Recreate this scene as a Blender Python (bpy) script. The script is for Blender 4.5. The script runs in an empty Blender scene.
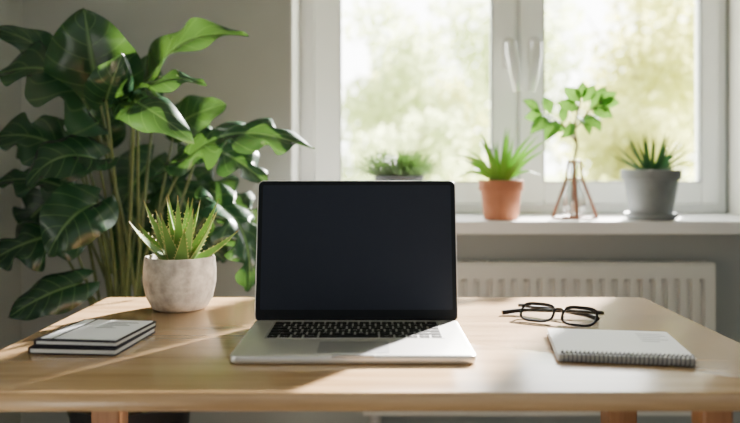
import bpy, math, random
from mathutils import Vector, Matrix, Quaternion
random.seed(7)
CZ=1.005
def W(px,py,d): return Vector(((px-370)/740*d, d, CZ-(py-168)/740*d))
COL=bpy.context.scene.collection
WM={}
# ------------------------------------------------------------------ materials
def newmat(name):
    m=bpy.data.materials.new(name); m.use_nodes=True
    nt=m.node_tree; nt.nodes.clear()
    out=nt.nodes.new('ShaderNodeOutputMaterial')
    return m,nt,out
def L(nt,a,b): nt.links.new(a,b)
def c4(c): return (c[0],c[1],c[2],1)
def mat(name,c1,c2=None,scale=40,rough=.5,metal=0,bump=0,stretch=(1,1,1),spec=.5,coat=0,alpha=1):
    m,nt,out=newmat(name)
    if c2 is None: c2=tuple(x*.92 for x in c1)
    tc=nt.nodes.new('ShaderNodeTexCoord'); mp=nt.nodes.new('ShaderNodeMapping'); mp.inputs['Scale'].default_value=stretch
    n=nt.nodes.new('ShaderNodeTexNoise'); n.inputs['Scale'].default_value=scale; n.inputs['Detail'].default_value=4
    r=nt.nodes.new('ShaderNodeValToRGB'); r.color_ramp.elements[0].color=c4(c2); r.color_ramp.elements[1].color=c4(c1)
    r.color_ramp.elements[0].position=.3; r.color_ramp.elements[1].position=.7
    b=nt.nodes.new('ShaderNodeBsdfPrincipled')
    b.inputs['Roughness'].default_value=rough; b.inputs['Metallic'].default_value=metal
    b.inputs['Specular IOR Level'].default_value=spec; b.inputs['Coat Weight'].default_value=coat
    L(nt,tc.outputs['Object'],mp.inputs[0]); L(nt,mp.outputs[0],n.inputs['Vector']); L(nt,n.outputs[0],r.inputs[0]); L(nt,r.outputs[0],b.inputs['Base Color'])
    if bump:
        bp=nt.nodes.new('ShaderNodeBump'); bp.inputs['Strength'].default_value=bump; bp.inputs['Distance'].default_value=.002
        L(nt,n.outputs[0],bp.inputs['Height']); L(nt,bp.outputs[0],b.inputs['Normal'])
    L(nt,b.outputs[0],out.inputs[0]); return m
def leafmat(name,dark,light,vein,trans=.3,nv=9,rough=.35,veins=.8,edge=None,glow=(.45,.75,.08),lat_w=.55,spec=.5,tipc=None):
    m,nt,out=newmat(name)
    uv=nt.nodes.new('ShaderNodeUVMap'); uv.uv_map='UVMap'
    sp=nt.nodes.new('ShaderNodeSeparateXYZ'); L(nt,uv.outputs[0],sp.inputs[0])
    def M(op,a,b=None,c=None):
        x=nt.nodes.new('ShaderNodeMath'); x.operation=op
        for i,v in enumerate((a,b,c)):
            if v is None: continue
            if isinstance(v,(int,float)): x.inputs[i].default_value=v
            else: L(nt,v,x.inputs[i])
        return x.outputs[0]
    au=M('ABSOLUTE',M('SUBTRACT',sp.outputs[0],.5))          # 0..0.5
    mid=M('SUBTRACT',1,M('SMOOTH_MIN',M('MULTIPLY',au,26),1,.1))
    fr=M('ABSOLUTE',M('SUBTRACT',M('FRACT',M('SUBTRACT',M('MULTIPLY',sp.outputs[1],nv),M('MULTIPLY',au,3))),.5))
    lat=M('MULTIPLY',M('MAXIMUM',M('SUBTRACT',1,M('MULTIPLY',fr,12)),0),lat_w)
    v=M('MULTIPLY',M('MAXIMUM',M('MAXIMUM',mid,lat),0),veins)
    tc=nt.nodes.new('ShaderNodeTexCoord')
    n=nt.nodes.new('ShaderNodeTexNoise'); n.inputs['Scale'].default_value=6; L(nt,tc.outputs['Object'],n.inputs['Vector'])
    r=nt.nodes.new('ShaderNodeValToRGB'); r.color_ramp.elements[0].color=c4(dark); r.color_ramp.elements[1].color=c4(light)
    r.color_ramp.elements[0].position=.35; r.color_ramp.elements[1].position=.7
    L(nt,n.outputs[0],r.inputs[0])
    mx=nt.nodes.new('ShaderNodeMixRGB'); mx.inputs[2].default_value=c4(vein); L(nt,v,mx.inputs[0]); L(nt,r.outputs[0],mx.inputs[1])
    col=mx.outputs[0]
    if edge:
        e=M('GREATER_THAN',au,.46); m2=nt.nodes.new('ShaderNodeMixRGB'); m2.inputs[2].default_value=c4(edge)
        L(nt,e,m2.inputs[0]); L(nt,col,m2.inputs[1]); col=m2.outputs[0]
    if tipc:
        mr=nt.nodes.new('ShaderNodeMapRange'); mr.inputs['From Min'].default_value=.84; mr.inputs['From Max'].default_value=1
        L(nt,sp.outputs[1],mr.inputs[0]); m2=nt.nodes.new('ShaderNodeMixRGB'); m2.inputs[2].default_value=c4(tipc)
        L(nt,mr.outputs[0],m2.inputs[0]); L(nt,col,m2.inputs[1]); col=m2.outputs[0]
    b=nt.nodes.new('ShaderNodeBsdfPrincipled'); b.inputs['Roughness'].default_value=rough; b.inputs['Specular IOR Level'].default_value=spec
    bp=nt.nodes.new('ShaderNodeBump'); bp.inputs['Strength'].default_value=.3; bp.inputs['Distance'].default_value=.002
    L(nt,v,bp.inputs['Height']); L(nt,bp.outputs[0],b.inputs['Normal'])
    t=nt.nodes.new('ShaderNodeBsdfTranslucent')
    br=nt.nodes.new('ShaderNodeMixRGB'); br.blend_type='MIX'; br.inputs[0].default_value=.45; br.inputs[2].default_value=c4(glow)
    L(nt,col,br.inputs[1]); L(nt,br.outputs[0],t.inputs[0])
    ms=nt.nodes.new('ShaderNodeMixShader'); ms.inputs[0].default_value=trans
    L(nt,col,b.inputs['Base Color']); L(nt,b.outputs[0],ms.inputs[1]); L(nt,t.outputs[0],ms.inputs[2]); L(nt,ms.outputs[0],out.inputs[0])
    return m
def glassmat(name,fac=.06,tint=(1,1,1),rough=.02):
    m,nt,out=newmat(name)
    t=nt.nodes.new('ShaderNodeBsdfTransparent'); t.inputs[0].default_value=c4(tint)
    g=nt.nodes.new('ShaderNodeBsdfGlossy'); g.inputs['Roughness'].default_value=rough
    lw=nt.nodes.new('ShaderNodeLayerWeight'); lw.inputs[0].default_value=.25
    mu=nt.nodes.new('ShaderNodeMath'); mu.operation='MULTIPLY_ADD'; mu.inputs[1].default_value=.4; mu.inputs[2].default_value=fac
    L(nt,lw.outputs['Fresnel'],mu.inputs[0])
    ms=nt.nodes.new('ShaderNodeMixShader'); L(nt,mu.outputs[0],ms.inputs[0]); L(nt,t.outputs[0],ms.inputs[1]); L(nt,g.outputs[0],ms.inputs[2]); L(nt,ms.outputs[0],out.inputs[0])
    return m
def woodmat(name,a,b,c,rough=.35,axis=0,coat=0):
    m,nt,out=newmat(name)
    tc=nt.nodes.new('ShaderNodeTexCoord'); mp=nt.nodes.new('ShaderNodeMapping')
    s=[16,16,16]; s[axis]=.8; mp.inputs['Scale'].default_value=s
    n=nt.nodes.new('ShaderNodeTexNoise'); n.inputs['Scale'].default_value=2.2; n.inputs['Detail'].default_value=7; n.inputs['Distortion'].default_value=.6
    n2=nt.nodes.new('ShaderNodeTexNoise'); n2.inputs['Scale'].default_value=14; n2.inputs['Detail'].default_value=3
    r=nt.nodes.new('ShaderNodeValToRGB'); r.color_ramp.elements[0].color=c4(c); r.color_ramp.elements[1].color=c4(a)
    r.color_ramp.elements[0].position=.30; r.color_ramp.elements[1].position=.68
    e=r.color_ramp.elements.new(.5); e.color=c4(b)
    ad=nt.nodes.new('ShaderNodeMath'); ad.operation='MULTIPLY_ADD'; ad.inputs[1].default_value=.3; 
    L(nt,tc.outputs['Object'],mp.inputs[0]); L(nt,mp.outputs[0],n.inputs['Vector']); L(nt,mp.outputs[0],n2.inputs['Vector'])
    L(nt,n2.outputs[0],ad.inputs[0])
    sb=nt.nodes.new('ShaderNodeMath'); sb.operation='SUBTRACT'; sb.inputs[1].default_value=.15; L(nt,n.outputs[0],sb.inputs[0]); L(nt,sb.outputs[0],ad.inputs[2])
    L(nt,ad.outputs[0],r.inputs[0])
    b_=nt.nodes.new('ShaderNodeBsdfPrincipled'); b_.inputs['Roughness'].default_value=rough
    b_.inputs['Coat Weight'].default_value=coat; b_.inputs['Coat Roughness'].default_value=.16
    bp=nt.nodes.new('ShaderNodeBump'); bp.inputs['Strength'].default_value=.12; bp.inputs['Distance'].default_value=.001
    L(nt,ad.outputs[0],bp.inputs['Height']); L(nt,bp.outputs[0],b_.inputs['Normal'])
    L(nt,r.outputs[0],b_.inputs['Base Color']); L(nt,b_.outputs[0],out.inputs[0]); return m

WALL=mat('wall_paint',(.375,.395,.375),(.35,.37,.35),6,.9,bump=.05)
REVEAL=mat('reveal_paint',(.84,.83,.80),(.80,.79,.76),8,.8)
CEIL=mat('ceiling_paint',(.8,.79,.76),None,8,.9)
FLOOR=woodmat('floor_oak',(.30,.25,.20),(.24,.20,.16),(.18,.145,.11),.5,1)
OAK=woodmat('oak_desk',(.60,.39,.205),(.50,.31,.15),(.35,.205,.095),.25,0,.6)
OAKLEG=woodmat('oak_leg',(.42,.19,.075),(.35,.15,.06),(.27,.11,.04),.4,2)
PVC=mat('window_white',(.84,.86,.85),(.82,.84,.83),12,.35)
RUB=mat('window_gasket',(.25,.26,.26),None,12,.6)
SILL=mat('sill_white',(.84,.84,.82),(.80,.80,.78),5,.35)
ALU=mat('aluminium',(.80,.79,.78),(.77,.76,.75),60,.34,metal=.7)
ALUD=mat('aluminium_notch_shade',(.45,.45,.46),None,60,.35,metal=.9)  # darker aluminium: shade inside the thumb scoop put into the colour
SCREEN=mat('screen_black',(.018,.023,.037),(.016,.021,.034),3,.35,spec=.14)
BEZEL=mat('bezel_black',(.008,.010,.014),(.007,.009,.012),3,.4,spec=.12)
KEYM=mat('key_black',(.010,.010,.012),None,200,.55,spec=.25)
GLY=mat('key_legend',(.85,.85,.85),None,20,.5)
KWELL=mat('keyboard_well',(.52,.52,.52),None,50,.5,metal=.3)
PAD=mat('trackpad_grey',(.48,.48,.50),None,40,.3,metal=.4)
STONE=mat('stone_pot',(.56,.50,.43),(.25,.22,.19),50,.85,bump=.9)
SOIL=mat('soil',(.07,.045,.03),(.02,.014,.01),120,.95,bump=1)
TERRA=mat('terracotta',(.46,.20,.115),(.39,.155,.085),25,.8,bump=.2,spec=.2)
GPOT=mat('grey_ceramic',(.20,.225,.235),(.17,.19,.20),25,.55,bump=.1)
DPOT=mat('dark_pot',(.09,.10,.11),(.07,.08,.09),25,.5)
BPOT=mat('black_planter',(.02,.02,.022),None,25,.6)
COPPER=mat('copper_wire',(.21,.080,.035),(.16,.062,.03),60,.5,metal=.0,spec=.3)
GLASS=glassmat('pane_glass',.01)
VASE=glassmat('vase_glass',.20,(.78,.82,.81))
LENS=glassmat('lens_glass',.03,(.93,.94,.95))
BLK=mat('black_acetate',(.006,.006,.007),None,40,.3,spec=.3)
STEEL=mat('steel',(.20,.20,.21),None,40,.35,metal=.6)
CHROME=mat('handle_metal',(.86,.86,.84),None,40,.22,metal=.4)
RAD=mat('radiator_enamel',(.63,.625,.585),(.61,.605,.565),20,.4)
PAPER=mat('paper',(.80,.79,.77),(.76,.75,.73),30,.8)
PAGES=mat('page_edges',(.74,.72,.68),(.50,.48,.45),300,.9,stretch=(.02,.02,3))
COVD=mat('dark_cover',(.020,.018,.026),None,30,.6,spec=.15)
COVG=mat('pale_cover',(.90,.90,.93),(.86,.86,.90),6,.4)
COVN=mat('notebook_cover',(.66,.66,.68),(.62,.62,.64),6,.55)
INK=mat('ink_grey',(.16,.16,.19),None,30,.6)
BARK=mat('bark',(.45,.40,.30),(.38,.33,.25),8,.9)
STEMG=mat('green_stem',(.09,.125,.035),(.045,.07,.02),30,.5)
STEMB=mat('brown_stem',(.12,.075,.035),(.08,.05,.025),60,.6)
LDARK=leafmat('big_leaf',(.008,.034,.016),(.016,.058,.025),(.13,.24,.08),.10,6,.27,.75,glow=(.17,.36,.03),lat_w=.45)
LALOE=leafmat('aloe_leaf',(.11,.23,.05),(.21,.34,.085),(.20,.34,.10),.08,1,.6,.1,edge=(.46,.42,.14),tipc=(.34,.20,.07),spec=.2)
LTERR=leafmat('spider_leaf',(.15,.37,.045),(.27,.50,.08),(.45,.6,.2),.32,1,.5,.4,spec=.3)
LSEED=leafmat('seedling_leaf',(.02,.12,.02),(.045,.19,.03),(.16,.32,.06),.18,8,.7,.4,glow=(.30,.60,.05),spec=.1)
LSPIK=leafmat('spiky_leaf',(.02,.08,.035),(.05,.14,.055),(.08,.2,.08),.1,4,.5,.2,spec=.3)
LFERN=leafmat('fern_leaf',(.13,.22,.10),(.26,.35,.18),(.25,.38,.2),.35,1,.6,.2)
LTREE=leafmat('tree_leaf_hazed',(.56,.58,.22),(.76,.73,.38),(.7,.7,.5),.5,1,1,.1,glow=(.80,.80,.33),spec=0)  # paled leaf colour, outdoor haze painted into the foliage
LTREE2=leafmat('tree_leaf_pale_hazed',(.54,.62,.34),(.72,.76,.50),(.7,.7,.5),.5,1,1,.1,glow=(.76,.82,.48),spec=0)  # paler, greener leaf, again with the haze mixed into its colour
GRASS=mat('lawn',(.64,.70,.42),(.58,.66,.34),3,1,spec=0)

# ------------------------------------------------------------------ mesh builder
class MB:
    def __init__(s): s.v=[]; s.f=[]; s.uv=[]; s.mi=[]
    def add(s,vs,fs,uvs=None,mi=0):
        o=len(s.v); s.v+= [Vector(x) for x in vs]
        for f in fs:
            s.f.append([o+i for i in f]); s.mi.append(mi)
            s.uv.append([uvs[i] for i in f] if uvs else [(.5,.5)]*len(f))
    def box(s,a,b,M=None,mi=0):
        (x0,y0,z0),(x1,y1,z1)=a,b
        vs=[Vector(p) for p in ((x0,y0,z0),(x1,y0,z0),(x1,y1,z0),(x0,y1,z0),(x0,y0,z1),(x1,y0,z1),(x1,y1,z1),(x0,y1,z1))]
        if M: vs=[M@p for p in vs]
        s.add(vs,[(0,3,2,1),(4,5,6,7),(0,1,5,4),(1,2,6,5),(2,3,7,6),(3,0,4,7)],mi=mi)
    def tube(s,pts,r,seg=8,mi=0,caps=True,closed=False,flat=1):
        pts=[Vector(p) for p in pts]; n=len(pts)
        if not isinstance(r,(list,tuple)): r=[r]*n
        up=None; vs=[]
        for i,p in enumerate(pts):
            if closed: d=pts[(i+1)%n]-pts[i-1]
            else: d=pts[min(i+1,n-1)]-pts[max(i-1,0)]
            d=d.normalized()
            if up is None:
                up=Vector((0,0,1)) if abs(d.z)<.9 else Vector((1,0,0))
            a=(up-d*up.dot(d)).normalized(); up=a; b=d.cross(a)
            for k in range(seg):
                t=2*math.pi*k/seg; vs.append(p+(a*math.cos(t)+b*math.sin(t)*flat)*r[i])
        fs=[]
        for i in range(n if closed else n-1):
            j=(i+1)%n
            for k in range(seg):
                k2=(k+1)%seg; fs.append((i*seg+k,i*seg+k2,j*seg+k2,j*seg+k))
        if caps and not closed: fs.append(tuple(range(seg))[::-1]); fs.append(tuple((n-1)*seg+k for k in range(seg)))
        s.add(vs,fs,mi=mi)
    def lathe(s,prof,c,seg=48,mi=0):
        c=Vector(c); vs=[]; fs=[]; n=len(prof)
        for r,z in prof:
            for k in range(seg):
                t=2*math.pi*k/seg; vs.append(c+Vector((max(r,.0001)*math.cos(t),max(r,.0001)*math.sin(t),z)))
        for i in range(n-1):
            for k in range(seg):
                k2=(k+1)%seg; fs.append((i*seg+k,i*seg+k2,(i+1)*seg+k2,(i+1)*seg+k))
        s.add(vs,fs,mi=mi)
    def rprism(s,w,h,r,z0,z1,M=None,ch=.0,seg=6,mi=0):
        def ring(inset,z):
            o=[]
            ww,hh,rr=w/2-inset,h/2-inset,max(r-inset,.0002)
            for (sx,sy,a0) in ((1,1,0),(-1,1,90),(-1,-1,180),(1,-1,270)):
                for k in range(seg+1):
                    a=math.radians(a0+90*k/seg); o.append(Vector((sx*(ww-rr)+rr*math.cos(a),sy*(hh-rr)+rr*math.sin(a),z)))
            return o
        if ch: rings=[ring(ch,z0),ring(ch*.3,z0+ch*.3),ring(0,z0+ch),ring(0,z1-ch),ring(ch*.3,z1-ch*.3),ring(ch,z1)]
        else: rings=[ring(0,z0),ring(0,z1)]
        n=len(rings[0]); vs=[p for q in rings for p in q]
        if M: vs=[M@p for p in vs]
        fs=[]
        for i in range(len(rings)-1):
            for k in range(n): k2=(k+1)%n; fs.append((i*n+k,i*n+k2,(i+1)*n+k2,(i+1)*n+k))
        fs.append(tuple(range(n))[::-1]); fs.append(tuple((len(rings)-1)*n+k for k in range(n)))
        s.add(vs,fs,mi=mi)
    def leaf(s,P0,P1,width,nrm=(0,-1,.4),bow=.1,lobes=0,cord=.3,fold=.15,wave=.03,n=26,m=6,notch=.5,ph=None,tp=.6,pw=.7,mi=0,swing=0,curl=.45):
        P0=Vector(P0);P1=Vector(P1); ax=P1-P0; Ln=ax.length; ax.normalize(); nn=Vector(nrm)
        nn=(nn-ax*nn.dot(ax)).normalized(); sd=ax.cross(nn).normalized()
        if ph is None: ph=random.random()*6
        vs=[];uv=[];fs=[]
        if lobes: n=max(n,lobes*14)
        for i in range(n+1):
            t=i/n; w=width/2*max(math.sin(math.pi*t**tp),0)**pw
            if i==0: w=width*.12
            for j in range(-m,m+1):
                v=j/m; a=abs(v); sg=1 if v>=0 else -1
                sc=1; lift=0
                if lobes:
                    cc=.5+.5*math.cos(2*math.pi*lobes*(t**.9)+sg*.7+ph*.3)
                    k_=cc**2.2*min(1,t/.12)*min(1,(1-t)/.08)
                    sc=1-notch*k_*a; lift=-(1-cc)*.10*w*a*a
                x=v*w*sc+swing*width*math.sin(math.pi*t)
                y=t*Ln-cord*Ln*(1-t)**3*a*1.0+(a**1.4*w*.42 if lobes else a*a*w*.1)*(1-(1-t)**3)*(1-t*.5)
                z=4*t*(1-t)*bow*Ln+a*w*fold+lift-(a**3)*w*curl*(.5+.5*math.sin(ph*3+sg))+wave*Ln*math.sin(t*15+ph+sg*1.3)*a*a
                vs.append(P0+sd*x+ax*y+nn*z); uv.append((v*.5+.5,t))
        q=2*m+1
        for i in range(n):
            for j in range(2*m): fs.append((i*q+j,i*q+j+1,(i+1)*q+j+1,(i+1)*q+j))
        s.add(vs,fs,uv,mi)
    def blade(s,base,dr,length,width,droop=0,thick=.3,n=10,taper=1.0,teeth=0,neck=.6,mi=0,pw=1.8,face=0):
        base=Vector(base); dr=Vector(dr).normalized(); up=Vector((0,0,1))
        sd=dr.cross(up)
        if sd.length<.05: sd=Vector((1,0,0))
        sd.normalize()
        if face:
            n0=sd.cross(dr).normalized(); tg=Vector((0,-1,.35))
            if n0.dot(tg)<0: n0=-n0
            nt_=(n0*(1-face)+tg.normalized()*face); nt_=(nt_-dr*nt_.dot(dr)).normalized()
            sd=dr.cross(nt_).normalized()
        p=base.copy(); d=dr.copy(); vs=[];uv=[];fs=[]; ctr=[]
        for i in range(n+1):
            t=i/n; nn=sd.cross(d).normalized()
            prof=(neck+(1-neck)*min(t/.25,1))*(1-t**pw)**taper
            w=width/2*max(prof,.02); th=w*thick
            for (a,b,u) in ((-1,0.25,0),(-.5,-.8,.25),(0,-1.2,.5),(.5,-.8,.75),(1,.25,1),(0,.0,.5)):
                vs.append(p+sd*a*w+nn*b*th*(1)); uv.append((u,t))
            ctr.append((p.copy(),d.copy(),w,nn.copy()))
            p=p+d*length/n; d=(d+Vector((0,0,-1))*droop/n).normalized()
            sd=(sd-d*sd.dot(d)).normalized()
        for i in range(n):
            for k in range(6): k2=(k+1)%6; fs.append((i*6+k,i*6+k2,(i+1)*6+k2,(i+1)*6+k))
        fs.append((0,5,4,3,2,1)); fs.append(tuple(n*6+k for k in range(6)))
        s.add(vs,fs,uv,mi)
        if teeth:
            for i in range(teeth):
                t=(i+.5)/teeth*.85; q=ctr[int(t*n)]
                for sg in (-1,1):
                    c=q[0]+sd*sg*q[2]+q[3]*q[2]*thick*.25; e=width*.07
                    s.add([c-q[1]*e,c+q[1]*e,c+q[3]*e*.5,c+sd*sg*e*1.4+q[1]*e],[(0,1,3),(1,2,3),(2,0,3),(0,2,1)],[(0,t)]*4,mi)
    def build(s,name,mats,parent=None,smooth=True,bevel=0,kind=None,local=False,ang=40):
        if not isinstance(mats,(list,tuple)): mats=[mats]
        me=bpy.data.meshes.new(name)
        vs=s.v
        if parent is not None and not local:
            inv=WM[parent.name].inverted(); vs=[inv@v for v in vs]
        me.from_pydata([tuple(v) for v in vs],[],s.f)
        u=me.uv_layers.new(name='UVMap'); fl=[]
        for q in s.uv:
            for c in q: fl+= [c[0],c[1]]
        u.data.foreach_set('uv',fl)
        for m in mats: me.materials.append(m)
        me.polygons.foreach_set('material_index',s.mi)
        if smooth:
            me.polygons.foreach_set('use_smooth',[True]*len(me.polygons))
            try: me.set_sharp_from_angle(angle=math.radians(ang))
            except Exception: pass
        me.update()
        o=bpy.data.objects.new(name,me); COL.objects.link(o)
        if parent is not None:
            o.parent=parent; WM[o.name]=WM[parent.name].copy()
        else: WM[o.name]=Matrix.Identity(4)
        if bevel:
            b=o.modifiers.new('bevel','BEVEL'); b.width=bevel; b.segments=3; b.limit_method='ANGLE'; b.angle_limit=math.radians(40)
        if kind: o['kind']=kind
        return o
def thing(name,label,cat,loc,rz=0,group=None,kind=None):
    o=bpy.data.objects.new(name,None); COL.objects.link(o); o.location=loc; o.rotation_euler=(0,0,rz); o.empty_display_size=.05
    WM[o.name]=Matrix.Translation(Vector(loc))@Matrix.Rotation(rz,4,'Z')
    if label: o['label']=label
    if cat: o['category']=cat
    if group: o['group']=group
    if kind: o['kind']=kind
    return o
def single(name,a,b,m,kind='structure',bevel=0,parent=None):
    q=MB(); q.box(a,b); return q.build(name,m,parent,False,bevel,kind)

# ------------------------------------------------------------------ room
WX0,WX1,WZ0,WZ1=-.240,1.209,.852,2.30
YW,YF=2.25,2.48
q=MB()
q.box((-1.06,YW,0),(WX0,2.62,2.6)); q.box((WX1,YW,0),(2.4,2.62,2.6)); q.box((WX0,YW,WZ1),(WX1,2.62,2.6))
q.box((WX0,YW,0),(WX1,2.62,.815)); q.box((WX0,YF+.002,.815),(WX1,2.62,.851))
q.build('wall_back',WALL,None,False,0,'structure')
q=MB()  # plaster lining of the window recess
q.box((WX0-.0,YW-.001,WZ0),(WX0+.004,YF,WZ1)); q.box((WX1-.004,YW-.001,WZ0),(WX1,YF,WZ1)); q.box((WX0,YW-.001,WZ1-.004),(WX1,YF,WZ1))
q.build('trim_2',REVEAL,None,False,0,'structure')
single('wall_left',(-1.16,-1.6,0),(-1.06,2.62,2.6),WALL)
single('wall_right',(2.4,-1.6,0),(2.5,2.62,2.6),WALL)
single('floor',(-1.16,-1.6,-.1),(2.5,2.62,0),FLOOR)
single('ceiling',(-1.16,-1.6,2.6),(2.5,2.62,2.7),CEIL)
q=MB(); q.box((-1.06,YW-.015,0),(2.4,YW,.09)); q.build('baseboard_back',PVC,None,False,.003,'structure')
q=MB(); q.box((-1.06,-1.6,0),(-1.045,YW-.015,.09)); q.build('baseboard_left',PVC,None,False,.003,'structure')
q=MB(); q.box((WX0-.03,2.12,.815),(WX1+.12,YW-.001,.852)); q.box((WX0+.0045,YW-.01,.816),(WX1-.0045,YF,.852))
q.build('trim_1',SILL,None,False,.003,'structure')

# window
win=thing('window_1',None,None,((WX0+WX1)/2,2.5,WZ0),kind='structure')
def ringbox(q,x0,x1,z0,z1,y0,y1,wl,wr,wb,wt):
    q.box((x0,y0,z0),(x0+wl,y1,z1)); q.box((x1-wr,y0,z0),(x1,y1,z1))
    q.box((x0+wl,y0,z0),(x1-wr,y1,z0+wb)); q.box((x0+wl,y0,z1-wt),(x1-wr,y1,z1))
q=MB(); ringbox(q,WX0+.004,WX1-.004,WZ0,WZ1-.004,2.50,2.57,.05,.04,.04,.05)
q.box((.472,2.50,WZ0+.04),(.518,2.57,WZ1-.054))
q.build('window_frame',PVC,win,False,.004,'structure')
for (x0,x1,hx,s) in ((-.188,.488,.463,1),(.502,1.166,.547,-1)):
    gl=(-.098,.408) if s==1 else (.582,1.108)
    q=MB(); ringbox(q,x0,x1,WZ0+.032,WZ1-.05,2.475,2.53,gl[0]-x0,x1-gl[1],.958-(WZ0+.032),.08)
    sa=q.build('sash',PVC,win,False,.006,'structure')
    q=MB(); e=.004; ringbox(q,gl[0]-.001,gl[1]+.001,.957,WZ1-.129,2.4745,2.50,e,e,e,e); q.build('gasket',RUB,sa,False,0,'structure')
    q=MB(); q.box((gl[0]-.005,2.503,.95),(gl[1]+.005,2.507,WZ1-.125)); q.build('pane',GLASS,sa,False,0,'structure')
    q=MB(); Mh=Matrix.Translation((hx,2.474,1.385))@Matrix.Rotation(math.radians(90),4,'X')
    q.rprism(.038,.110,.017,0,.012,Mh,.002)
    q.tube([(hx,2.47,1.40),(hx,2.430,1.40)],.012,12)
    q.tube([(hx,2.432,1.418),(hx+.003*s,2.425,1.38),(hx+.012*s,2.420,1.31),(hx+.020*s,2.426,1.256)],[.019,.021,.018,.013],14,flat=.8)
    q.build('handle',CHROME,sa,True,0,'structure')

# radiator
RX0,RX1,RZ0,RZ1=-.02,.997,.29,.730; RY=-.03
rad=thing('radiator','white ribbed panel radiator mounted on the wall below the window sill','radiator',((RX0+RX1)/2,2.17,RZ0))
q=MB(); vs=[];fs=[];N=27
xs=[]; 
for k in range(N):
    c=RX0+.02+(RX1-RX0-.04)*(k+.5)/N; p=(RX1-RX0-.04)/N
    xs+=[(c-p*.5,0),(c-p*.24,0),(c-p*.17,.014),(c+p*.17,.014),(c+p*.24,0)]
xs=[(RX0,0)]+xs+[(RX1,0)]
rows=[(RZ0,0),(RZ0+.03,0),(RZ0+.04,1),(RZ1-.055,1),(RZ1-.045,0),(RZ1-.008,0),(RZ1,-.8)]
for z,f in rows:
    for x,dp in xs:
        y=2.165+RY+(dp*f if f>0 else 0)+(.006 if f<0 else 0); vs.append((x,y,z))
n=len(xs)
for i in range(len(rows)-1):
    for j in range(n-1): fs.append((i*n+j,i*n+j+1,(i+1)*n+j+1,(i+1)*n+j))
q.add(vs,fs); q.build('front_panel',RAD,rad,True,0,ang=25)
q=MB(); q.box((RX0+.01,2.225+RY,RZ0),(RX1-.01,2.232+RY,RZ1-.01)); q.build('back_panel',RAD,rad,False,.002)
for x in (RX0,RX1-.004):
    q=MB(); q.box((x,2.166+RY,RZ0),(x+.004,2.232+RY,RZ1)); q.build('side_panel',RAD,rad,False,.001)
q=MB(); q.box((RX0,2.170+RY,RZ1-.004),(RX1,2.182+RY,RZ1+.001)); q.box((RX0,2.218+RY,RZ1-.004),(RX1,2.232+RY,RZ1+.001))
for k in range(58):
    x=RX0+.01+k*(RX1-RX0-.02)/58; q.box((x,2.182+RY,RZ1-.004),(x+.007,2.218+RY,RZ1+.001))
q.build('top_grille',RAD,rad,False,0)
for x in (RX0+.12,RX1-.12):
    q=MB(); q.box((x,2.202,.35),(x+.03,2.249,.68)); q.build('bracket',RAD,rad,False,.001)
q=MB(); q.tube([(RX0+.035,2.17,RZ0+.01),(RX0+.035,2.17,.20),(RX0+.035,2.17,.001)],.011,12); q.build('pipe',RUB,rad)
q=MB(); q.tube([(RX0+.035,2.17,RZ0),(RX0+.035,2.17,RZ0-.03)],.017,12); q.build('valve',CHROME,rad)

# ------------------------------------------------------------------ desk
DX0,DX1,DY0,DY1=-.520,.541,.839,1.463
desk=thing('desk','light oak desk with a rectangular top in front of the window','desk',((DX0+DX1)/2,(DY0+DY1)/2,0))
q=MB(); q.rprism(DX1-DX0,DY1-DY0,.012,.728,.75,Matrix.Translation(((DX0+DX1)/2,(DY0+DY1)/2,0)),.003)
q.build('tabletop',OAK,desk,True,0,ang=50)
for (x,y) in ((-.497,1.415),(.475,1.415),(-.475,.885),(.418,.905)):
    q=MB()
    Mx=Matrix.Translation((x,y,0))
    a,b=(.019,.030) if y>1 else (.014,.0185)
    vs=[Mx@Vector(p) for p in ((-a,-a,0),(a,-a,0),(a,a,0),(-a,a,0),(-b,-b,.7279),(b,-b,.7279),(b,b,.7279),(-b,b,.7279))]
    q.add(vs,[(0,3,2,1),(4,5,6,7),(0,1,5,4),(1,2,6,5),(2,3,7,6),(3,0,4,7)])
    q.build('leg',OAKLEG,desk,False,.004)
q=MB(); q.box((-.47,1.405,.665),(.446,1.425,.7279)); q.build('apron',OAKLEG,desk,False,.002)
T=.7502
# ------------------------------------------------------------------ laptop
LX,LY=-.022,1.070
LW,LD,LT=.322,.226,.012
lap=thing('laptop','open silver laptop with a blank black screen, centre of the desk','laptop',(LX,LY,T))
Ml=Matrix.Translation((LX,LY,T))
q=MB(); q.rprism(LW,LD,.012,.001,LT,Ml,.0025,8); base=q.build('base',ALU,lap,True,ang=50)
for sx in(-1,1):
    for sy in (-1,1):
        q=MB(); q.lathe([(0,0),(.008,0),(.008,.0015),(0,.0015)],(LX+sx*.135,LY+sy*.09,T),16); q.build('rubber_foot',BLK,base)
q=MB(); q.box((LX-.028,LY-LD/2-.0003,T+.0085),(LX+.028,LY-LD/2+.006,T+.0123)); q.build('thumb_notch_shade',ALUD,base,False,.001)  # solid dark inset, its colour paints the shade of a scooped notch
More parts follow.
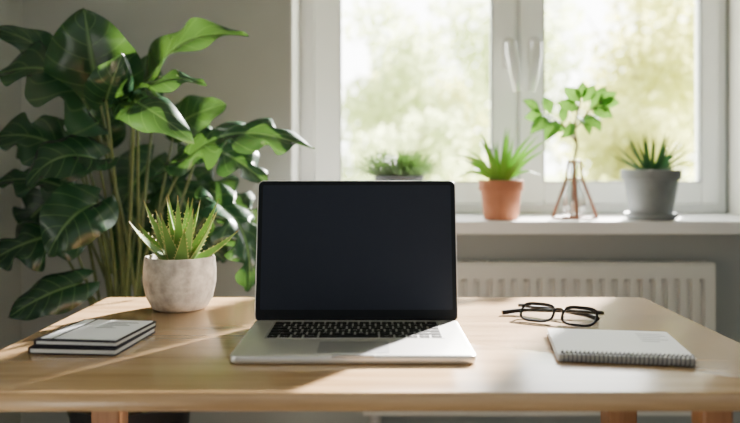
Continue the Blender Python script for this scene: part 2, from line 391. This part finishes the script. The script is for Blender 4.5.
# keyboard
KY1=LY+.094; KY0=KY1-.108; KW=.254
q=MB(); q.rprism(KW+.004,KY1-KY0+.004,.003,LT-.001,LT+.0004,Matrix.Translation((LX,(KY0+KY1)/2,T)))
kb=q.build('keyboard',KWELL,lap,False)
gcache={}
def glyph(ch,size):
    if ch in gcache: return gcache[ch]
    cu=bpy.data.curves.new('g','FONT'); cu.body=ch; cu.size=size; cu.align_x='CENTER'; cu.align_y='CENTER'; cu.resolution_u=2
    o=bpy.data.objects.new('g',cu); COL.objects.link(o)
    dg_=bpy.context.evaluated_depsgraph_get(); me=bpy.data.meshes.new_from_object(o.evaluated_get(dg_))
    r=([v.co.copy() for v in me.vertices],[tuple(p.vertices) for p in me.polygons])
    bpy.data.objects.remove(o); bpy.data.meshes.remove(me); bpy.data.curves.remove(cu)
    gcache[ch]=r; return r
rowsK=[
 [('esc',1.5)]+[('F%d'%i,1) for i in range(1,13)]+[('',1)],
 [(c,1) for c in "`1234567890-="]+[('del',1.5)],
 [('tab',1.5)]+[(c,1) for c in "QWERTYUIOP[]\\"],
 [('caps',1.75)]+[(c,1) for c in "ASDFGHJKL;'"]+[('ret',1.75)],
 [('shift',2.25)]+[(c,1) for c in "ZXCVBNM,./"]+[('shift',2.25)],
 [('fn',1),('ctrl',1),('alt',1),('cmd',1.25),('',5),('cmd',1.25),('alt',1),('<',1),('^',1),('>',1)]]
U=KW/14.5; ph=(KY1-KY0)/5.7
yy=KY1
for ri,row in enumerate(rowsK):
    rh=ph*.7 if ri==0 else ph
    x=LX-KW/2
    for (ch,u) in row:
        w=u*U; cx=x+w/2; cy=yy-rh/2
        q=MB(); g=.0015
        q.rprism(w-2*g,rh-2*g,.0015,LT+.0004,LT+.0014,Matrix.Translation((cx,cy,T)),.0004,2)
        if ch:
            sz=.0082 if len(ch)==1 else (.0045 if ri else .004)
            gv,gf=glyph(ch,sz)
            if gf: q.add([Vector((cx,cy,T+LT+.00155))+v for v in gv],gf,mi=1)
        q.build('key',[KEYM,GLY],kb,False)
        x+=w
    yy-=rh
q=MB(); q.rprism(.096,.064,.004,LT-.0005,LT+.0004,Matrix.Translation((LX,LY-LD/2+.045,T))); q.build('trackpad',PAD,lap,False)
# lid
tilt=math.radians(10)
Mlid=Matrix.Translation((LX,LY+LD/2+.004,T+.007))@Matrix.Rotation(math.radians(90)-tilt,4,'X')
LH=.2305
Mc=Mlid@Matrix.Translation((0,LH/2,0))
q=MB(); q.rprism(LW+.005,LH,.010,-.0045,.0012,Mc,.0008,8); lid=q.build('lid',ALU,lap,True,ang=50)
q=MB(); q.rprism(LW+.002,LH-.003,.009,.0012,.0018,Mc); scr=q.build('bezel',BEZEL,lid,False)
q=MB(); q.rprism(LW-.012,LH-.028,.003,.0018,.0020,Mc@Matrix.Translation((0,.006,0))); q.build('screen',SCREEN,lid,False)
q=MB(); q.tube([(LX-.115,LY+LD/2+.002,T+.0085),(LX+.115,LY+LD/2+.002,T+.0085)],.0042,12); q.build('hinge',COVD,lap)

# ------------------------------------------------------------------ aloe in stone pot
ax,ay=(180-370)/740*1.345,1.345
al=thing('potted_aloe','spiky green aloe in a rounded speckled stone pot on the desk','potted plant',(ax,ay,T))
q=MB(); q.lathe([(0,0),(.042,0),(.049,.003),(.059,.022),(.0645,.048),(.065,.070),(.0625,.092),(.0615,.095),(.058,.095),(.0565,.091),(.056,.078),(0,.078)],(ax,ay,T),56)
q.build('pot',STONE,al,ang=60)
q=MB(); q.lathe([(.0558,.079),(.05,.083),(.025,.088),(0,.089)],(ax,ay,T),32); q.build('soil',SOIL,al)
q=MB(); rnd=random.Random(3)
NA=18
for k in range(NA):
    ring=k/(NA-1)
    az=k*2.39996+.25; el=math.radians(25+52*ring**.9+rnd.uniform(-6,6))
    ln=(.112+.016*math.sin(ring*3))*rnd.uniform(.88,1.1)
    d=Vector((math.cos(az)*math.cos(el),math.sin(az)*math.cos(el),math.sin(el)))
    b=Vector((ax+math.cos(az)*.013*(1-ring),ay+math.sin(az)*.013*(1-ring),T+.080))
    q.blade(b,d,ln,.033*(1-.15*ring),droop=-.5,thick=.55,n=12,teeth=10,neck=.95,pw=1.0,face=.45)
q.build('foliage',LALOE,al,ang=50)

# ------------------------------------------------------------------ left notebooks
def book(name,label,cat,c,w,d,h,rz,cover,z,pagem=PAGES):
    t=thing(name,label,cat,(c[0],c[1],z),rz)
    M=WM[t.name]; th=.0019
    q=MB(); q.rprism(w,d,.003,0,th,M); q.build('back_cover',cover,t,False)
    q=MB(); q.rprism(w-.003,d-.004,.001,th+.0001,h-th-.0001,M); q.build('pages',pagem,t,False)
    q=MB(); q.rprism(w,d,.003,h-th,h,M); cv=q.build('front_cover',cover,t,False)
    q=MB(); q.box((-w/2,-d/2,.0003),(-w/2+.0015,d/2,h-.0003),M); q.build('spine',cover,t,False)
    return t,cv,M
bt,cv,M=book('notebook','thin dark-covered notebook at the bottom of the stack, left on the desk','notebook',(-.400,1.080),.124,.146,.0095,math.radians(-5),COVD,T,PAPER)
bt2,cv2,M2=book('booklet','slim booklet with a pale printed cover lying on the dark notebook','booklet',(-.397,1.084),.119,.139,.0085,math.radians(-6.5),COVD,T+.0097,PAPER)
q=MB(); q.rprism(.090,.128,.002,.0086,.0091,M2@Matrix.Translation((.011,.001,0))); lb=q.build('cover_panel',COVG,bt2,False)
for k in range(5):
    q=MB(); q.box((-.010,.045-.009*k,.00915),(-.010+(.050,.036,.044,.022,.03)[k],.0465-.009*k+.001,.0093),M2); q.build('printed_line',INK,lb,False)
q=MB(); q.rprism(.015,.128,.002,.0086,.0090,M2@Matrix.Translation((-.046,.001,0))); q.build('cover_stripe',COVG,cv2,False)

# ------------------------------------------------------------------ spiral notebook
t=thing('spiral_notebook','white wire-bound spiral notebook lying on the right side of the desk','notebook',(.345,1.040,T),math.radians(-8.5))
M=WM[t.name]; w,d=.174,.160
NH=.0100
q=MB(); q.rprism(w,d,.004,.001,.0024,M); q.build('back_cover',COVN,t,False)
q=MB(); q.rprism(w-.003,d-.003,.003,.0025,NH-.0013,M); q.build('pages',PAGES,t,False)
q=MB(); q.rprism(w,d,.004,NH-.0011,NH,M); cv=q.build('front_cover',COVN,t,False)
for k in range(5):
    q=MB(); q.box((.038,.058-.012*k,NH+.00005),(.038+(.036,.040,.030,.038,.024)[k],.0602-.012*k,NH+.0002),M); q.build('printed_line',INK,cv,False)
nc=30
for k in range(nc):
    q=MB()
    x=-w/2+.006+k*(w-.012)/(nc-1)
    q.tube([M@Vector((x+.0012*math.sin(a*.5),-d/2+.0005+.0080*math.cos(a),.0078+.0070*math.sin(a))) for a in [2*math.pi*i/14 for i in range(14)]],.0010,6,closed=True)
    q.build('coil_ring',STEEL,t)
q=MB()
for k in range(nc):
    x=-w/2+.006+k*(w-.012)/(nc-1); q.box((x-.0015,-d/2+.0045,NH+.0001),(x+.0015,-d/2+.0095,NH+.0003),M)
q.build('punched_strip',COVD,cv,False)

# ------------------------------------------------------------------ glasses
gc=Vector((.300,1.200,T)); grz=math.atan2(-.066,.120)
gl=thing('eyeglasses','folded black-rimmed eyeglasses lying on the desk behind the spiral notebook','glasses',gc,grz)
M=WM[gl.name]; tl=math.radians(54)
def GP(x,z,y=0):
    return M@Vector((x,math.sin(tl)*z+y*math.cos(tl)+.0035,math.cos(tl)*z+.0028))
def lens_pts(cx,n=40):
    o=[]
    for i in range(n):
        a=2*math.pi*i/n; ca,sa=math.cos(a),math.sin(a); e=.60
        o.append((cx+.0272*math.copysign(abs(ca)**e,ca)*(1 if sa>0 else 1-.08*abs(sa)),.0190+.0190*math.copysign(abs(sa)**e,sa)))
    return o
q=MB()
for cx in(-.0345,.0345): q.tube([GP(*p) for p in lens_pts(cx)],.0023,8,closed=True)
for cx in(-.0345,.0345):
    up=[p for p in lens_pts(cx) if p[1]>.031]; q.tube([GP(p[0],p[1]+.0006) for p in up],.0031,8)
q.tube([GP(-.0085,.027),GP(-.004,.031),GP(.004,.031),GP(.0085,.027)],.0027,8)
for s in(-1,1): q.tube([GP(s*.0600,.032),GP(s*.066,.032),GP(s*.069,.031,.004)],.0032,8)
q.build('frame',BLK,gl)
for cx in(-.0345,.0345):
    q=MB(); p=[GP(*a) for a in lens_pts(cx)]; q.add(p,[tuple(range(len(p)))]); q.build('lens',LENS,gl,False)
for s,pl_ in ((1,[(.067,.044,.018),(.03,.052,.016),(-.02,.057,.012),(-.065,.058,.009),(-.086,.050,.0058),(-.102,.038,.0044)]),
              (-1,[(-.067,.046,.017),(-.03,.064,.014),(.005,.070,.010),(.035,.072,.007),(.048,.068,.0050),(.055,.062,.0044)])):
    q=MB()
    pts=[GP(s*.069,.031,.004)]+[M@Vector(p) for p in pl_]
    q.tube(pts,[.0032,.0032,.0030,.0032,.0038,.0044,.0040],8); q.build('temple',BLK,gl)
    q=MB(); q.tube([GP(s*.009,.016,.003),GP(s*.0075,.011,.006)],[.0022,.0028],8); q.build('nose_pad',VASE,gl)

# ------------------------------------------------------------------ window-sill plants
S=.8523
def potted(name,label,c,prof,potm,soilr,soilz):
    t=thing(name,label,'potted plant',(c[0],c[1],S))
    q=MB(); q.lathe(prof,(c[0],c[1],S),48); q.build('pot',potm,t,ang=35)
    q=MB(); q.lathe([(soilr,soilz),(soilr*.6,soilz+.004),(0,soilz+.006)],(c[0],c[1],S),24); q.build('soil',SOIL,t)
    return t
# terracotta
c=((501-370)/740*2.2,2.2)
t=potted('potted_spider_plant','bright green strappy-leaved plant in a terracotta pot on the sill',c,[(0,.0),(.048,0),(.050,.003),(.060,.083),(.060,.085),(.066,.086),(.067,.115),(.065,.117),(.061,.117),(.060,.105),(0,.105)],TERRA,.0605,.106)
q=MB(); rnd=random.Random(15)
for k in range(20):
    az=k*2.39996+.5; f=k/20; el=math.radians(44+40*f+rnd.uniform(-8,8)); ln=rnd.uniform(.13,.20)*(1-.08*f)
    q.blade((c[0]+.014*math.cos(az),c[1]+.014*math.sin(az),S+.107),(math.cos(az)*math.cos(el)*1.25,math.sin(az)*math.cos(el)*.5,math.sin(el)),ln,.020,droop=rnd.uniform(.7,1.9)*(1-.55*f),thick=.12,n=16,neck=.4,pw=1.6,face=rnd.uniform(.5,.9))
q.build('foliage',LTERR,t)
# seedling in geometric stand
c=((574-370)/740*2.2,2.2)
t=thing('himmeli_planter','glass flask in a copper wire pyramid stand holding a leafy green sprig','plant stand',(c[0],c[1],S))
cv=Vector((c[0],c[1],S))
def cp(x,y,z): return cv+Vector((x,y,z))
base4=[cp(-.066,-.01,.0052),cp(-.005,-.055,.0052),cp(.066,-.01,.0052),cp(.01,.055,.0052)]
mid4=[cp(-.024,-.004,.120),cp(-.002,-.018,.120),cp(.024,-.004,.120),cp(.003,.018,.120)]
q=MB(); r=.0050
for i in range(4):
    q.tube([base4[i],base4[(i+1)%4]],r*.8,8); q.tube([base4[i],mid4[i]],r,8); q.tube([mid4[i],mid4[(i+1)%4]],r*.8,8)
    q.tube([mid4[i],cp(0,0,.172)+(mid4[i]-cp(0,0,.120))*.75],r*.8,8)
for i in range(4):
    a=cp(0,0,.172)+(mid4[i]-cp(0,0,.120))*.75; b=cp(0,0,.172)+(mid4[(i+1)%4]-cp(0,0,.120))*.75; q.tube([a,b],r*.8,8)
q.build('stand',COPPER,t)
q=MB(); q.lathe([(0,.012),(.020,.013),(.032,.025),(.036,.045),(.032,.072),(.020,.105),(.014,.128),(.013,.165),(.017,.176)],cv,32); q.build('flask',VASE,t)
D=2.2
q=MB()
stem=[cp(.002,0,.02),cp(.002,0,.1),cp(0,0,.172),W(577,145,D),W(574,128,D),W(579,108,D),W(581,94,D)]
q.tube(stem,[.003,.003,.004,.0044,.004,.0034,.002],8)
q.tube([W(576,142,D),W(566,128,D),W(552,117,D-.01),W(536,110,D-.01)],[.0034,.003,.0026,.0018],6)
q.tube([W(574,130,D),W(588,112,D),W(602,101,D-.02)],[.0034,.0028,.002],6)
q.build('stem',STEMB,t)
q=MB()
rnd=random.Random(2)
for (a,b,w_,dd) in [((540,111),(522,100),12,-.03),((544,114),(524,118),13,-.02),((550,117),(530,134),16,-.05),((558,120),(545,142),15,-.05),((550,114),(544,96),12,.03),((562,123),(563,104),12,.02),
  ((581,98),(583,81),12,0),((580,101),(563,87),14,-.03),((579,108),(556,103),14,-.03),((583,102),(595,84),13,.0),((590,109),(606,86),14,.03),((598,104),(617,92),13,-.02),((600,102),(620,103),13,-.03),
  ((593,108),(613,118),15,-.05),((586,114),(601,132),15,-.05),((575,124),(560,138),13,-.04),((578,116),(590,136),13,-.06),((566,128),(552,128),10,.0)]:
    q.leaf(W(a[0],a[1],D),W(b[0],b[1],D+dd),w_/740*D,(rnd.uniform(-.4,.4),-1,.1),.12,0,.0,.2,.01,14,4,tp=.85,pw=.95)
q.build('foliage',LSEED,t)
# grey pot
c=((651-370)/740*2.2,2.2)
t=potted('potted_haworthia','dark green spiky succulent in a grey ceramic pot with saucer on the sill',c,[(0,.012),(.055,.012),(.060,.016),(.078,.118),(.085,.119),(.086,.146),(.084,.148),(.079,.148),(.077,.136),(0,.136)],GPOT,.0775,.137)
q=MB(); q.lathe([(0,0),(.062,0),(.072,.004),(.077,.018),(.075,.020),(.070,.018),(.066,.011),(0,.011)],(c[0],c[1],S),48); q.build('saucer',GPOT,t,ang=35)
q=MB(); rnd=random.Random(9)
for k in range(22):
    az=k*2.39996; f=k/22; el=math.radians(24+56*f); ln=rnd.uniform(.115,.142)
    q.blade((c[0]+.014*math.cos(az),c[1]+.014*math.sin(az),S+.136),(math.cos(az)*math.cos(el)*1.2,math.sin(az)*math.cos(el)*.5,math.sin(el)),ln,.017,droop=-.1,thick=.4,n=8,neck=.9,pw=1.2,face=.6)
q.build('foliage',LSPIK,t)
# dark pot fern
c=((399-370)/740*2.25,2.25)
t=potted('potted_fern','low bushy fine-leaved plant in a dark pot on the sill behind the laptop',c,[(0,0),(.055,0),(.058,.003),(.074,.122),(.076,.124),(.076,.131),(.072,.131),(.071,.12),(0,.12)],DPOT,.0715,.121)
q=MB(); rnd=random.Random(12)
for k in range(420):
    az=rnd.uniform(0,6.283); el=math.radians(rnd.uniform(8,88)); r0=rnd.uniform(0,.062)
    d=(math.cos(az)*math.cos(el),math.sin(az)*math.cos(el)*.8,math.sin(el))
    b=Vector((c[0]+r0*math.cos(az),c[1]+r0*math.sin(az)*.9,S+.122)); ln=rnd.uniform(.045,.085)+.02*math.cos(el)
    q.blade(b,d,ln,.003,droop=.2,thick=.2,n=4)
    dv=Vector(d)
    for m_ in range(6):
        pp=b+dv*ln*(.30+.13*m_); a2=az+rnd.choice((-1,1))*1.1
        q.blade(pp,(math.cos(a2)*.7,math.sin(a2)*.7,.6),.013,.005,n=3,thick=.2,face=.4)
q.build('foliage',LFERN,t)

# ------------------------------------------------------------------ big floor plant
bx_,by_=-.60,1.86
big=thing('potted_philodendron','tall floor plant with big lobed dark green leaves behind the desk','potted plant',(bx_,by_,0))
q=MB(); q.lathe([(0,0),(.105,0),(.115,.006),(.145,.40),(.150,.41),(.150,.43),(.143,.43),(.140,.41),(.138,.385),(0,.385)],(bx_,by_,.0005),56); q.build('pot',BPOT,big,ang=35)
q=MB(); q.lathe([(.1385,.386),(.09,.395),(0,.40)],(bx_,by_,0),32); q.build('soil',SOIL,big)
# (base px,py) (tip px,py) width(px) depth base, depth tip, normal, lobes, bow, fold, swing
LV=[
 ((98,92),(84,8),82,1.74,1.66,(.15,-1,.05),0,.12,.18,.05),
 ((106,100),(122,54),40,1.66,1.60,(.6,-1,.2),0,.18,.2,0),
 ((158,80),(249,36),38,1.84,1.70,(-.1,-.8,.6),0,.20,.35,-.1),
 ((138,104),(206,84),28,1.70,1.62,(.1,-.7,.9),0,.18,.3,0),
 ((58,78),(-8,28),32,1.82,1.70,(.3,-1,.6),0,.24,.3,.1),
 ((92,116),(-4,74),74,1.76,1.68,(.2,-1,.7),3,.22,.2,.1),
 ((132,112),(152,54),40,1.98,1.98,(.3,-1,.2),0,.12,.2,0),
 ((134,104),(194,142),42,1.64,1.54,(-.1,-1,.65),0,.28,.15,.1),
 ((176,126),(226,104),36,1.95,1.92,(.1,-1,.5),0,.14,.2,0),
 ((182,168),(316,150),46,1.80,1.66,(.05,-.9,.7),5,.20,.3,-.12),
 ((200,150),(268,186),40,1.86,1.78,(.2,-1,.6),4,.20,.3,0),
 ((74,160),(-10,138),48,1.82,1.74,(.2,-1,.8),3,.20,.2,0),
 ((98,160),(26,186),54,1.72,1.64,(.1,-1,.8),0,.26,.2,0),
 ((84,200),(-10,184),42,1.86,1.78,(.2,-1,.9),4,.18,.3,0),
 ((96,204),(48,256),54,1.70,1.62,(.1,-1,.5),0,.24,.2,0),
 ((70,234),(-10,262),46,1.80,1.70,(.2,-1,.6),3,.20,.2,0),
 ((80,284),(8,318),40,1.72,1.64,(.2,-1,.6),0,.22,.2,0),
 ((152,160),(120,208),44,2.02,1.98,(.1,-1,.3),0,.1,.2,0),
 ((172,180),(206,246),42,2.00,1.94,(.5,-1,.3),4,.18,.2,0),
 ((216,204),(248,292),42,1.82,1.74,(.9,-1,.2),5,.24,.35,0),
 ((60,132),(16,158),42,1.98,1.95,(.1,-1,.4),0,.14,.2,0),
 ((200,184),(262,228),38,2.0,1.98,(.1,-1,.5),4,.14,.2,0),
 ((104,140),(92,98),46,2.06,2.04,(0,-1,.2),0,.1,.2,0),
 ((36,215),(56,250),38,2.0,1.98,(0,-1,.4),0,.1,.2,0),
 ((52,62),(34,98),38,1.95,1.92,(0,-1,.4),0,.1,.2,0),
 ((176,214),(226,262),38,2.06,2.04,(.2,-1,.3),4,.1,.2,0),
 ((66,190),(20,232),42,2.02,2.0,(.2,-1,.3),3,.1,.2,0),
 ((150,240),(120,196),46,2.06,2.04,(.1,-1,.2),0,.1,.2,0),
 ((118,270),(150,226),44,2.08,2.06,(.1,-1,.2),0,.1,.2,0),
]
fq=MB(); sq=MB(); rnd=random.Random(4)
for i,(a,b,w,d0,d1,nr,lb_,bow,fo,sw) in enumerate(LV):
    P0=W(a[0],a[1],d0); P1=W(b[0],b[1],d1)
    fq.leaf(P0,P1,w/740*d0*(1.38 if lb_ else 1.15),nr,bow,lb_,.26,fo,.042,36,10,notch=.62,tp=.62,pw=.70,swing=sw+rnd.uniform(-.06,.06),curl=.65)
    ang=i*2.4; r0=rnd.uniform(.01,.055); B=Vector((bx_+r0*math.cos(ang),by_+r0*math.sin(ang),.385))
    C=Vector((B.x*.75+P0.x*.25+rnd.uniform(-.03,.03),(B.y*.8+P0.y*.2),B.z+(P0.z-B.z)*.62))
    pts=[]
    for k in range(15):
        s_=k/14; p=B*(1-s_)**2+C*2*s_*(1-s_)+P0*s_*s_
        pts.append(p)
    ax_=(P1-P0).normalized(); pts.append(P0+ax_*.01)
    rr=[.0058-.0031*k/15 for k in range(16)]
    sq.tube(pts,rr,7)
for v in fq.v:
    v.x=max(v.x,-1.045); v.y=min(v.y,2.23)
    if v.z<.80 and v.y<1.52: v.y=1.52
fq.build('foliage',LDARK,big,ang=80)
sq.build('stem',STEMG,big)

# ------------------------------------------------------------------ outside
single('ground',(-60,2.63,-.6),(90,140,-.3),GRASS)
def tree(name,label,c,h,rad_,z0,m,n,seed,cat='tree',lz=.16,sp_=.28):
    rnd=random.Random(seed)
    t=thing(name,label,cat,(c[0],c[1],-.3))
    q=MB(); q.tube([(c[0],c[1],-.3),(c[0]+.05,c[1],h*.35),(c[0]-.05,c[1]+.05,h*.7)],[.12,.09,.05],8)
    for k in range(5):
        a=k*1.3; q.tube([(c[0],c[1],h*.3+.1*k),(c[0]+math.cos(a)*rad_*.6,c[1]+math.sin(a)*rad_*.6,h*.6+.15*k)],[.05,.012],6)
    q.build('trunk',BARK,t)
    q=MB(); cl=[]
    for k in range(16):
        a=rnd.uniform(0,6.28); rr=rad_*math.sqrt(rnd.random())*.75; zz=z0+(h-z0)*rnd.random()
        cl.append(Vector((c[0]+rr*math.cos(a),c[1]+rr*math.sin(a),zz)))
    for k in range(n):
        o=rnd.choice(cl); g3=[max(-1.8,min(1.8,rnd.gauss(0,1))) for _ in range(3)]
        p=o+Vector((g3[0],g3[1],g3[2]*.7))*rad_*sp_
        if p.z<-.25: p.z=-.2
        e=Vector((rnd.gauss(0,1),rnd.gauss(0,1),rnd.gauss(0,1))).normalized(); f=e.orthogonal().normalized()*lz*rnd.uniform(.6,1.2); g=e.cross(f)*.7
        q.add([p-f,p+g,p+f,p-g],[(0,1,2,3)],[(0,.5),(.5,1),(1,.5),(.5,0)])
    q.build('foliage',m,t,False)
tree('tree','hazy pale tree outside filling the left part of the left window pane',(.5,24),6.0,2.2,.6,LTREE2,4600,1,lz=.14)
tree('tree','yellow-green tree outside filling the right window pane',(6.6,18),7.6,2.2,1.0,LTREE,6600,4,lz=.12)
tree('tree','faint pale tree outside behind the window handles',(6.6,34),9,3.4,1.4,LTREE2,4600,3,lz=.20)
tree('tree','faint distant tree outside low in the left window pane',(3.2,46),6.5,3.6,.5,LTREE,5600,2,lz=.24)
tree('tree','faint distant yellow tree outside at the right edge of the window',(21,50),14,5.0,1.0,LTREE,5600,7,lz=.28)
tree('hedge_shrub','low hazy green shrub outside at the bottom of the left window pane',(.6,12),1.7,.9,-.1,LTREE2,2800,5,'shrub',.08)
tree('hedge_shrub','low yellow-green shrub outside at the bottom of the right window pane',(4.2,12),1.9,1.0,-.1,LTREE,2800,6,'shrub',.08)

# ------------------------------------------------------------------ light
w=bpy.data.worlds.new('sky'); bpy.context.scene.world=w; w.use_nodes=True; nt=w.node_tree; nt.nodes.clear()
o=nt.nodes.new('ShaderNodeOutputWorld'); bg=nt.nodes.new('ShaderNodeBackground')
tc=nt.nodes.new('ShaderNodeTexCoord'); sp=nt.nodes.new('ShaderNodeSeparateXYZ'); mr=nt.nodes.new('ShaderNodeMapRange')
mr.inputs['From Min'].default_value=-.3; mr.inputs['From Max'].default_value=.6; mr.inputs['To Min'].default_value=.6; mr.inputs['To Max'].default_value=13.0
L(nt,tc.outputs['Generated'],sp.inputs[0]); L(nt,sp.outputs[1],mr.inputs[0]); L(nt,mr.outputs[0],bg.inputs[1])
bg.inputs[0].default_value=(.985,1,.985,1); L(nt,bg.outputs[0],o.inputs[0])
sd=bpy.data.lights.new('sun','SUN'); sd.energy=80; sd.angle=math.radians(2.0); sd.color=(1,.95,.87)
so=bpy.data.objects.new('sun',sd); COL.objects.link(so); so.rotation_euler=Vector((-.6,-1,-.6)).to_track_quat('-Z','Y').to_euler(); so.location=(3,6,4)
pl=bpy.data.lights.new('window_portal','AREA'); pl.shape='RECTANGLE'; pl.size=1.44; pl.size_y=1.45; pl.cycles.is_portal=True
po=bpy.data.objects.new('window_portal',pl); COL.objects.link(po); po.location=(.487,2.60,1.57); po.rotation_euler=Vector((0,-1,0)).to_track_quat('-Z','Z').to_euler()

# ------------------------------------------------------------------ camera
cd=bpy.data.cameras.new('camera'); co=bpy.data.objects.new('camera',cd); COL.objects.link(co)
co.location=(0,0,CZ); co.rotation_euler=(math.radians(90),0,0); cd.lens=36; cd.sensor_width=36; cd.sensor_fit='HORIZONTAL'
cd.shift_y=-43.5/740; cd.clip_start=.05; cd.clip_end=300
cd.dof.use_dof=True; cd.dof.focus_distance=1.24; cd.dof.aperture_fstop=2.5
bpy.context.scene.camera=co
